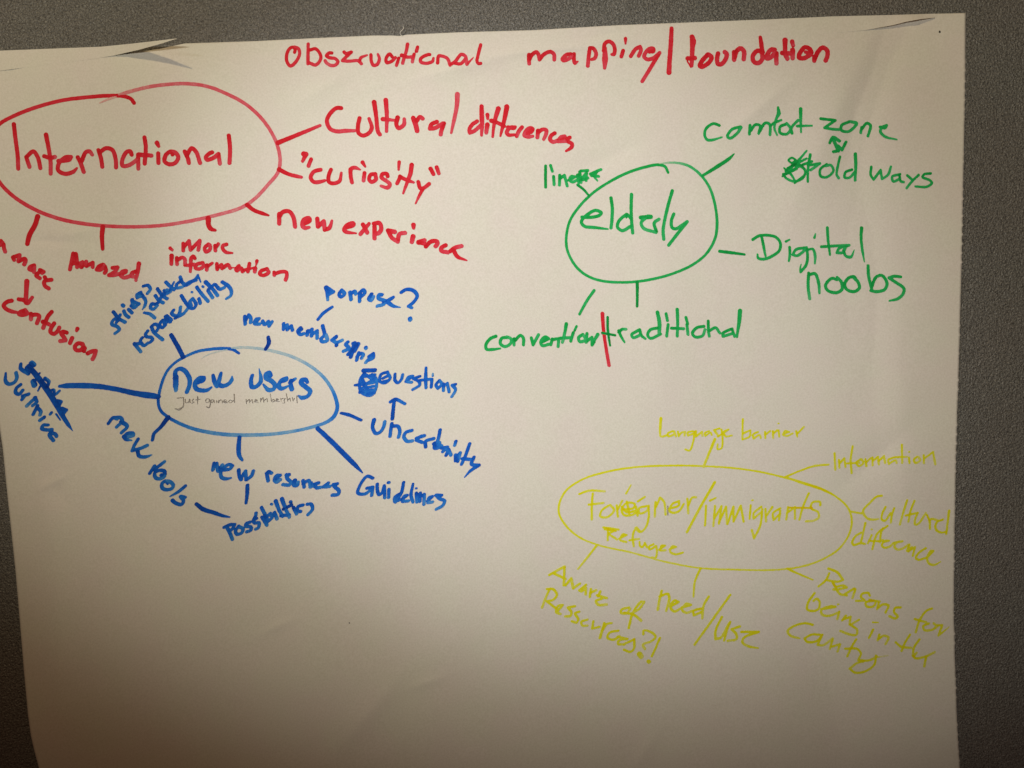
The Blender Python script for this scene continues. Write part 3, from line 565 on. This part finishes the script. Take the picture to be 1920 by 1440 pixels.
FOREIGNER = [
 ('handwritten_word', 'yellow word reading Foreigner', 1080, 900, 4, 16,
  "25,105 100,80 215,85; 125,102 118,200 118,295; 95,185 205,172; 245,190 192,230 182,272 235,278 285,225 255,187; 305,190 314,275; 312,222 347,155; 350,222 430,210 440,180 380,172 342,220 360,262 420,262 460,240; 345,200 380,242 440,232; 380,162 400,250; 375,102 412,38,10; 465,160 515,128; 530,195 472,212 477,250 530,232 545,192; 545,200 545,280 520,360 480,390 445,358; 450,200 462,267; 595,165 590,275; 600,202 630,132 660,165 672,260; 692,217 770,190 772,158 722,180 700,230 722,245 770,235 808,180; 835,140 842,250; 842,192 870,132 900,130"),
 ('pencil_tick', 'tiny dark pencil tick in Foreigner', 1080, 900, 4, 6, "688,195 688,262"),
 ('slash_mark', 'yellow slash after Foreigner', 1080, 900, 4, 20, "1040,18 940,190 832,390"),
 ('handwritten_word', 'yellow word reading immigrants', 1080, 900, 4, 16,
  "975,192 968,340; 1005,155,18 1050,133,10; 1042,195 1030,345; 1037,290 1090,197 1072,328; 1072,320 1125,200 1132,330; 1137,330 1180,200 1180,312; 1182,312 1235,192 1257,312; 1310,190 1302,290; 1320,152,12,.8 1326,152,12,.8; 1390,200 1332,250 1332,290 1387,242; 1397,220 1382,340 1335,437 1318,375; 1420,217 1425,312; 1425,272 1472,202; 1532,212 1477,250 1482,300 1532,252; 1532,232 1522,302; 1590,202 1577,297; 1592,242 1640,202 1642,290; 1745,100 1702,200 1675,297; 1590,207,14,1.2 1770,210,14,1.1; 1832,190 1830,165 1772,170 1762,210 1815,242 1820,280 1780,305 1725,310"),
 ('handwritten_word', 'yellow word reading Refugee', 1080, 900, 4, 15,
  "205,355 320,372; 240,370 237,452; 230,362 290,382 240,402 307,447; 215,370 300,382; 325,440 380,412 350,407 332,450 377,465; 480,385 455,355 435,385 425,420 432,497; 400,452 472,442; 475,465 480,494 495,503 515,480; 515,470 532,503; 580,482 547,500 552,520 600,495 607,540 595,585 570,580; 625,522 667,492 642,492 632,530 672,527; 700,520 750,502 722,497 707,540 750,557 800,545"),
 ('connector_line', None, 1220, 780, 3.42857, 17, "412,150,18 375,240 340,325,16"),
 ('handwritten_word', 'yellow words reading Language barrier', 1220, 780, 3.42857, 12,
  "65,15,18 62,70,16 65,130 110,122; 140,97 110,112 115,130 150,115 150,97 162,130; 175,100 180,130 200,105 220,102 217,127; 270,97 237,107 240,127 275,112; 282,100 272,170 250,222 222,215; 290,97 292,130 330,102 332,127; 375,97 347,110 352,127 385,107 392,122; 442,80 407,90 432,125; 455,87 462,150 455,207 430,212 430,182; 432,132 500,87 472,100 480,130 522,125; 592,20,14 590,90 590,150; 592,112 640,92 637,130 590,152; 690,102 657,120 662,145 700,122 707,142; 735,102 737,142; 737,120 767,97; 785,97 787,142; 790,112 812,92; 822,92 827,132; 820,48,10 824,48,10; 850,117 890,102 862,97 852,120 880,127 912,112; 935,97 942,132; 942,115 985,70"),
 ('connector_line', None, 1220, 780, 3.42857, 12, "865,392 960,352 1050,322 1145,312"),
 ('handwritten_word', 'yellow word reading Information', 1220, 780, 3.42857, 13,
  "1182,240 1187,345; 1210,282 1214,332; 1217,302 1245,272 1252,327; 1298,195 1286,280 1292,367; 1262,305 1340,300; 1350,277 1322,300 1340,322 1367,300 1355,277; 1380,277 1387,322; 1387,297 1412,272; 1425,267 1427,317; 1430,287 1460,262 1467,312; 1467,287 1500,257 1507,302; 1560,267 1527,282 1532,307 1575,285 1582,302; 1615,185 1617,302; 1570,265 1647,262; 1660,267 1664,302; 1660,230,10,.8 1664,230,10,.8; 1712,262 1692,282 1702,302 1732,285 1720,262; 1755,252 1757,302; 1760,272 1815,232 1830,310"),
 ('connector_line', None, 1580, 910, 8.4727, 30, "110,410 200,430 320,447"),
 ('handwritten_word', 'yellow words reading Cultural difference', 1580, 910, 8.4727, 34,
  "622,165 540,180 430,280 325,400 342,470 400,530 480,545 570,537,24; 680,347 632,440 622,540 670,562 762,440; 820,362 782,470 765,590; 1025,237 962,430 910,620; 1140,247 1072,430 1045,575; 1000,480 1192,437; 1190,442 1152,540 1152,620 1202,610 1320,442; 1340,472 1380,570 1387,690; 1380,552 1420,532 1502,555; 1590,542 1502,580 1472,660 1502,722 1570,750 1640,742; 1690,400,38 1670,580 1645,770; 360,600 322,770 285,920; 290,752 202,810 152,900 170,945 290,917 350,930; 460,792 402,920; 457,700,26,.7 464,700,26,.7; 640,682 540,780 472,1012; 420,885 560,885; 712,645 622,720 592,902; 560,890 640,872; 640,902 732,882 672,882 622,950 660,990 750,970 800,922; 812,912 950,890 872,902 822,970 872,1020 960,1000 1040,942; 1060,942 1022,1040 1100,982; 1042,1050 1150,982 1112,1120; 1320,1002 1222,1060 1162,1150 1202,1182 1330,1150; 1340,1152 1440,1042 1402,1042 1342,1160 1372,1240 1450,1265 1555,1215,16"),
 ('connector_line', None, 1460, 1050, 5.647, 20, "92,92,26 200,142 360,210,16"),
 ('handwritten_word', 'yellow words reading Reasons for', 1460, 1050, 5.647, 24,
  "525,90 620,130 682,210 620,230 500,212; 535,142 502,210 422,280; 570,232 602,280 680,270 722,290 622,312 580,312; 582,252 650,360 720,372; 800,302 702,360 722,375; 812,310 782,402; 965,377 950,350 882,360 872,390 910,430 822,432; 1000,432 922,450 932,490 1000,492 1032,442; 960,422 1070,440; 1060,452 1042,520; 1052,510 1100,472 1162,482 1132,555; 1292,502 1232,510 1222,550 1260,600 1232,620 1172,595; 1622,515 1562,540 1492,640 1452,765; 1440,625 1562,660; 1590,672 1532,700 1542,740 1622,740 1680,702 1642,670; 1680,692 1732,690 1692,800 1750,755,18 1805,708,8"),
 ('handwritten_word', 'yellow words reading being in the', 1460, 1050, 5.647, 24,
  "380,350 312,450 302,520 350,540 420,520 432,440 402,410 370,432; 450,522 600,497 552,490 452,530 462,580 540,590 640,552; 640,547 622,625; 628,470,18,.6 636,470,18,.6; 710,592 672,640; 682,630 760,602 752,680; 850,632 772,680; 752,682 830,740 822,790 760,790 655,752; 995,660,14 1055,662,14; 1000,737 957,825; 1065,792 1047,850; 1057,840 1110,802 1162,822 1132,890; 1390,792 1342,870 1302,960; 1240,872 1302,920 1400,930; 1490,842 1432,930 1422,1000; 1432,1020 1462,982; 1417,1012 1452,1040 1560,1020 1650,977; 1562,1022 1542,1125"),
 ('handwritten_word', 'yellow word reading Country', 1460, 1050, 5.647, 24,
  "360,687 282,670 162,700 95,752 122,800 222,830,16; 440,792 352,790 272,830 302,865 400,860 462,792; 462,792 412,900 472,902 572,830; 572,840 542,940; 552,920 650,892 622,970; 820,842 772,920 727,1020; 702,940 830,942 870,990 842,1060; 862,1062 960,1062 1040,1022; 1030,1012 1012,1110 900,1185 802,1190 752,1150 830,1092 900,1072; 1042,1030,14,.35 1160,1012,10,.2"),
 ('connector_line', None, 1000, 1040, 4.3636, 17, "1367,112,20 1322,220 1310,345,14"),
 ('handwritten_word', 'yellow words reading need and use split by a slash', 1000, 1040, 4.3636, 20,
  "1050,297 1032,370 1018,450; 1032,342 1100,322 1112,360 1087,460; 1125,422 1187,387 1152,377 1122,430 1152,465 1202,442; 1215,432 1287,412 1252,402 1217,450 1252,475 1302,460; 1435,342 1392,420 1382,520; 1372,442 1312,460 1312,497 1372,470; 1610,330 1482,510 1320,735; 1542,510 1492,620 1490,690 1532,680 1602,560; 1610,552 1582,620 1562,700; 1690,587 1622,610 1660,650 1662,690 1590,705; 1702,632 1845,632 1722,680 1712,720 1762,750 1840,765,12"),
 ('connector_line', None, 1030, 850, 3.2542, 13, "290,560,16 240,625 175,705,11"),
 ('handwritten_word', 'yellow words reading Aware of', 1000, 1040, 4.3636, 20,
  "130,165 255,97; 255,97 252,170 248,250; 165,152 262,197; 265,250 310,192 325,275; 327,275 380,237; 430,247 377,290 392,300 430,272 427,325; 470,282 462,345; 467,310 512,292; 520,332 600,355; 547,302 532,340; 560,360 512,380 532,410 600,408; 780,432 722,450 717,475 762,480 792,442; 780,600 812,480 880,387 905,387 870,440 802,480; 742,475 822,492 882,540"),
 ('handwritten_word', 'yellow word reading Ressources with a question and an exclamation mark', 1000, 1040, 4.3636, 19,
  "130,287 100,355 70,435; 110,282 160,282 192,330 160,370 110,382 160,420 187,440; 200,460 240,412 202,420 187,470 222,485; 340,422 282,432 310,470 302,500 260,505; 375,467 342,480 367,530 352,555 315,545; 442,532 392,550 402,580 442,580; 490,547 482,605 540,590; 580,560 545,680,24; 570,612 602,567 640,560; 695,622 622,640 607,680 660,695 702,667; 690,672 770,690 702,700 692,730 742,735; 825,692 742,732; 825,692 822,770 790,795 742,777; 900,652 902,622 960,632 1000,672 960,710 897,737 912,772; 867,812,40 882,832,40; 1035,682 1002,760 970,830; 942,872,30 947,877,30"),
]


# ---------------------------------------------------------------- pen strokes -> ink on the sheet
def parse(x0, y0, s, w, text, tone=1.0):
    out = []
    for st in text.split(';'):
        pts = []
        for tok in st.split():
            q = [float(t) for t in tok.split(',')]
            ww = q[2] if len(q) > 2 else None
            dd = q[3] if len(q) > 3 else None
            pts.append([x0 + q[0] / s, y0 + q[1] / s, ww, dd])
        n = len(pts)
        given = [i for i in range(n) if pts[i][2] is not None]
        ws = [p[2] if p[2] is not None else w for p in pts]
        if len(given) == 1 and given[0] == 0 and n > 1:
            ws = [pts[0][2]] + [w] * (n - 1)
        ds = [p[3] for p in pts]
        auto = all(d is None for d in ds)
        if auto:
            e = rng.uniform(.66, .92)
            ds = list(np.linspace(rng.uniform(.94, 1.10), e, n) * tone)
        else:
            k = [i for i in range(n) if ds[i] is not None]
            ds = list(np.interp(range(n), k, [ds[i] for i in k]))
        out.append(np.array([[p[0], p[1], ww_ / s, d] for p, ww_, d in zip(pts, ws, ds)]))
    return out


def smooth_path(P, step=1.2):
    n = len(P)
    if n == 1:
        return P
    cuts = [0]
    for i in range(1, n - 1):
        a = P[i, :2] - P[i - 1, :2]
        b = P[i + 1, :2] - P[i, :2]
        ca = (a @ b) / (np.linalg.norm(a) * np.linalg.norm(b) + 1e-9)
        if ca < math.cos(math.radians(104)):
            cuts.append(i)
    cuts.append(n - 1)
    res = []
    for c0, c1 in zip(cuts[:-1], cuts[1:]):
        Q = P[c0:c1 + 1]
        E = np.vstack([2 * Q[0] - Q[1], Q, 2 * Q[-1] - Q[-2]])
        for i in range(1, len(E) - 2):
            p0, p1, p2, p3 = E[i - 1:i + 3]
            t0 = 0.0
            t1 = t0 + max(np.linalg.norm(p1[:2] - p0[:2]), 1e-3) ** 0.5
            t2 = t1 + max(np.linalg.norm(p2[:2] - p1[:2]), 1e-3) ** 0.5
            t3 = t2 + max(np.linalg.norm(p3[:2] - p2[:2]), 1e-3) ** 0.5
            m_ = max(2, int(np.linalg.norm(p2[:2] - p1[:2]) / step) + 1)
            t = np.linspace(t1, t2, m_, endpoint=False)[:, None]
            A1 = (t1 - t) / (t1 - t0) * p0 + (t - t0) / (t1 - t0) * p1
            A2 = (t2 - t) / (t2 - t1) * p1 + (t - t1) / (t2 - t1) * p2
            A3 = (t3 - t) / (t3 - t2) * p2 + (t - t2) / (t3 - t2) * p3
            B1 = (t2 - t) / (t2 - t0) * A1 + (t - t0) / (t2 - t0) * A2
            B2 = (t3 - t) / (t3 - t1) * A2 + (t - t1) / (t3 - t1) * A3
            c = (t2 - t) / (t2 - t1) * B1 + (t - t1) / (t2 - t1) * B2
            k = (t - t1) / (t2 - t1)
            c[:, 2:] = (p1 + (p2 - p1) * k)[:, 2:]
            res.append(c)
    res.append(P[-1:])
    return np.vstack(res)


PEN = {'red': 0.8, 'blue': 0.6, 'green': 0.8, 'yellow': 0.35, 'pencil': 0.1}     # extra spread of the ink in the paper


def ink_mesh(kind, label, x0, y0, s, w, text, color, parent, lift=0.00012):
    spread = PEN[color] / 2 * (0.4 if kind == 'bubble_outline' else 1.0)
    strokes = [smooth_path(p) for p in parse(x0, y0, s, w, text, 0.86 if color == 'yellow' else 1.0)]
    allp = np.vstack(strokes)
    cell = 0.85 if np.median(allp[:, 2]) > 2.4 else 0.5
    pad = allp[:, 2].max() / 2 + 3
    gx0, gy0 = allp[:, 0].min() - pad, allp[:, 1].min() - pad
    nx = int((allp[:, 0].max() + pad - gx0) / cell) + 2
    ny = int((allp[:, 1].max() + pad - gy0) / cell) + 2
    sdf = np.full((ny, nx), 9.0)
    cov = np.zeros((ny, nx))
    den = np.zeros((ny, nx))
    gx = gx0 + np.arange(nx) * cell
    gy = gy0 + np.arange(ny) * cell
    nib = {'blue': 1.32, 'yellow': 1.15, 'green': 1.0}.get(color, 1.0) if kind != 'bubble_outline' else 1.0
    ca_, sa_ = math.cos(math.radians(-42)), math.sin(math.radians(-42))     # nib edge held like a slash

    def nibbed(x, y):
        u = x * ca_ + y * sa_
        v = (-x * sa_ + y * ca_) * nib
        return u, v

    for st in strokes:
        loc = np.full((ny, nx), 9.0)
        ld = np.zeros((ny, nx))
        if len(st) == 1:
            st = np.vstack([st, st + [0.01, 0, 0, 0]])
        for p, q in zip(st[:-1], st[1:]):
            r = max(p[2], q[2]) / 2 + 2.5
            i0 = max(int((min(p[0], q[0]) - r - gx0) / cell), 0)
            i1 = min(int((max(p[0], q[0]) + r - gx0) / cell) + 2, nx)
            j0 = max(int((min(p[1], q[1]) - r - gy0) / cell), 0)
            j1 = min(int((max(p[1], q[1]) + r - gy0) / cell) + 2, ny)
            X = gx[i0:i1][None, :]
            Y = gy[j0:j1][:, None]
            U, V = nibbed(X - p[0], Y - p[1])
            d = np.array(nibbed(q[0] - p[0], q[1] - p[1]))
            l2 = d @ d + 1e-9
            t = np.clip((U * d[0] + V * d[1]) / l2, 0, 1)
            gain = 1 + 0.55 * (nib - 1)
            dist = (np.hypot(U - t * d[0], V - t * d[1]) - gain * (p[2] + (q[2] - p[2]) * t) / 2) / (0.5 + 0.5 * nib)
            sub = loc[j0:j1, i0:i1]
            better = dist < sub
            ld[j0:j1, i0:i1] = np.where(better, p[3] + (q[3] - p[3]) * t, ld[j0:j1, i0:i1])
            loc[j0:j1, i0:i1] = np.minimum(sub, dist)
        inside = np.clip(0.5 + spread - loc, 0, 1)
        cov += inside
        den = np.where(loc < sdf, np.maximum(ld, np.where(inside > 0, den, 0)), den)
        sdf = np.minimum(sdf, loc)
    XX, YY = np.meshgrid(gx, gy)
    sdf = sdf - spread
    rough = 0.55 if color in ('yellow', 'pencil') else 0.34
    sdf = sdf + rough * (vnoise(XX / 3.1, YY / 3.1, 77) - 0.5) + 0.6 * rough * (vnoise(XX / 9, YY / 9, 78) - 0.5)
    dens = den * (1 + {'blue': .08, 'yellow': .28}.get(color, .11) * np.clip(cov - 1, 0, 2)) + 0.07 * np.exp(-np.abs(np.minimum(sdf, 0)) / 0.8) * (color in ('red', 'blue'))
    dens = np.where(den > 0, dens, 0)
    # spread density one cell outwards so that rim vertices have it
    for _ in range(2):
        m0 = dens == 0
        nb = np.maximum.reduce([np.roll(dens, 1, 0), np.roll(dens, -1, 0), np.roll(dens, 1, 1), np.roll(dens, -1, 1)])
        dens = np.where(m0, nb, dens)
    ins = sdf < 0
    vid, vx, vy, vd, faces = {}, [], [], [], []

    def corner(j, i):
        k = (j, i, 0)
        if k not in vid:
            vid[k] = len(vx)
            vx.append(gx[i]); vy.append(gy[j]); vd.append(dens[j, i])
        return vid[k]

    def edge(j, i, j2, i2):
        if (j2, i2) < (j, i):
            j, i, j2, i2 = j2, i2, j, i
        k = (j, i, 1 if j2 == j else 2)
        if k not in vid:
            a, b_ = sdf[j, i], sdf[j2, i2]
            t = min(max(a / (a - b_), 0.02), 0.98)
            vid[k] = len(vx)
            vx.append(gx[i] + (gx[i2] - gx[i]) * t)
            vy.append(gy[j] + (gy[j2] - gy[j]) * t)
            vd.append(dens[j, i] if ins[j, i] else dens[j2, i2])
        return vid[k]

    act = ins[:-1, :-1] | ins[1:, :-1] | ins[1:, 1:] | ins[:-1, 1:]
    for j, i in zip(*np.nonzero(act)):
        cs = [(j, i), (j + 1, i), (j + 1, i + 1), (j, i + 1)]
        poly = []
        for k in range(4):
            c0, c1 = cs[k], cs[(k + 1) % 4]
            if ins[c0]:
                poly.append(corner(*c0))
            if ins[c0] != ins[c1]:
                poly.append(edge(*c0, *c1))
        if len(poly) >= 3:
            faces.append(poly)
    vx, vy = np.array(vx), np.array(vy)
    p = on_wall(vx, vy, relief(vx, vy) + lift)
    o = link_mesh(kind, p, faces, M_INK[color], parent, origin=ORIGIN, smooth=True, ink=vd)
    if label:
        o['label'] = label
    return o


for k, e in enumerate(TITLE):
    ink_mesh(*e, 'red', sheet, 0.00012 + 0.00001 * k)


def mind_map(ring, items, color):
    r = ink_mesh(*ring, color, sheet)
    for k, e in enumerate(items):
        c = color
        lift = 0.00014 + 0.000008 * k
        if e[0] in ('pencil_note', 'pencil_tick'):
            c, lift = 'pencil', lift + 0.0003
        if e[0] == 'separator_bar':
            c, lift = 'red', lift
        ink_mesh(*e, c, r, lift)


mind_map(INTERNATIONAL_RING, INTERNATIONAL, 'red')
mind_map(ELDERLY_RING, ELDERLY, 'green')
mind_map(NEW_USERS_RING, NEW_USERS, 'blue')
mind_map(FOREIGNER_RING, FOREIGNER, 'yellow')


# ---------------------------------------------------------------- loose thread at the top border
def thread(paths, rad):
    vs, fs = [], []
    for P in paths:
        P = smooth_path(np.array([[x, y, h, 1.0] for x, y, h in P]), 0.8)
        pts = on_wall(P[:, 0], P[:, 1], P[:, 2] * 1e-3)
        n = len(pts)
        base = len(vs)
        for i in range(n):
            t = pts[min(i + 1, n - 1)] - pts[max(i - 1, 0)]
            t = t / (np.linalg.norm(t) + 1e-12)
            a_ = np.cross(t, [0.0, 1.0, 0.0])
            a_ = a_ / (np.linalg.norm(a_) + 1e-12)
            b_ = np.cross(t, a_)
            r = rad * (0.35 + 0.65 * math.sin(math.pi * min(max((i + 0.6) / n, 0.05), 0.95)) ** 0.5)
            for k in range(6):
                an = k * math.pi / 3
                vs.append(pts[i] + r * (math.cos(an) * a_ + math.sin(an) * b_))
        for i in range(n - 1):
            for k in range(6):
                fs.append((base + i * 6 + k, base + i * 6 + (k + 1) % 6, base + (i + 1) * 6 + (k + 1) % 6, base + (i + 1) * 6 + k))
        fs.append(tuple(base + k for k in range(6))[::-1])
        fs.append(tuple(base + (n - 1) * 6 + k for k in range(6)))
    return vs, fs


vs, fs = thread([[(755.5, 49, 2.0), (757, 52, 2.8), (755, 55.5, 3.0), (751.5, 59, 3.2), (750, 62, 3.0), (751, 65, 2.6), (755, 67.5, 2.6)]], 0.00026)
o = link_mesh('loose_thread', vs, fs, M_THREAD, origin=on_wall(752, 60, 0.002), smooth=True)
o.location = on_wall(752, 60, 0.002).tolist()
o['label'] = 'tiny pale curled thread sticking up over the top border of the sheet'
o['category'] = 'thread'
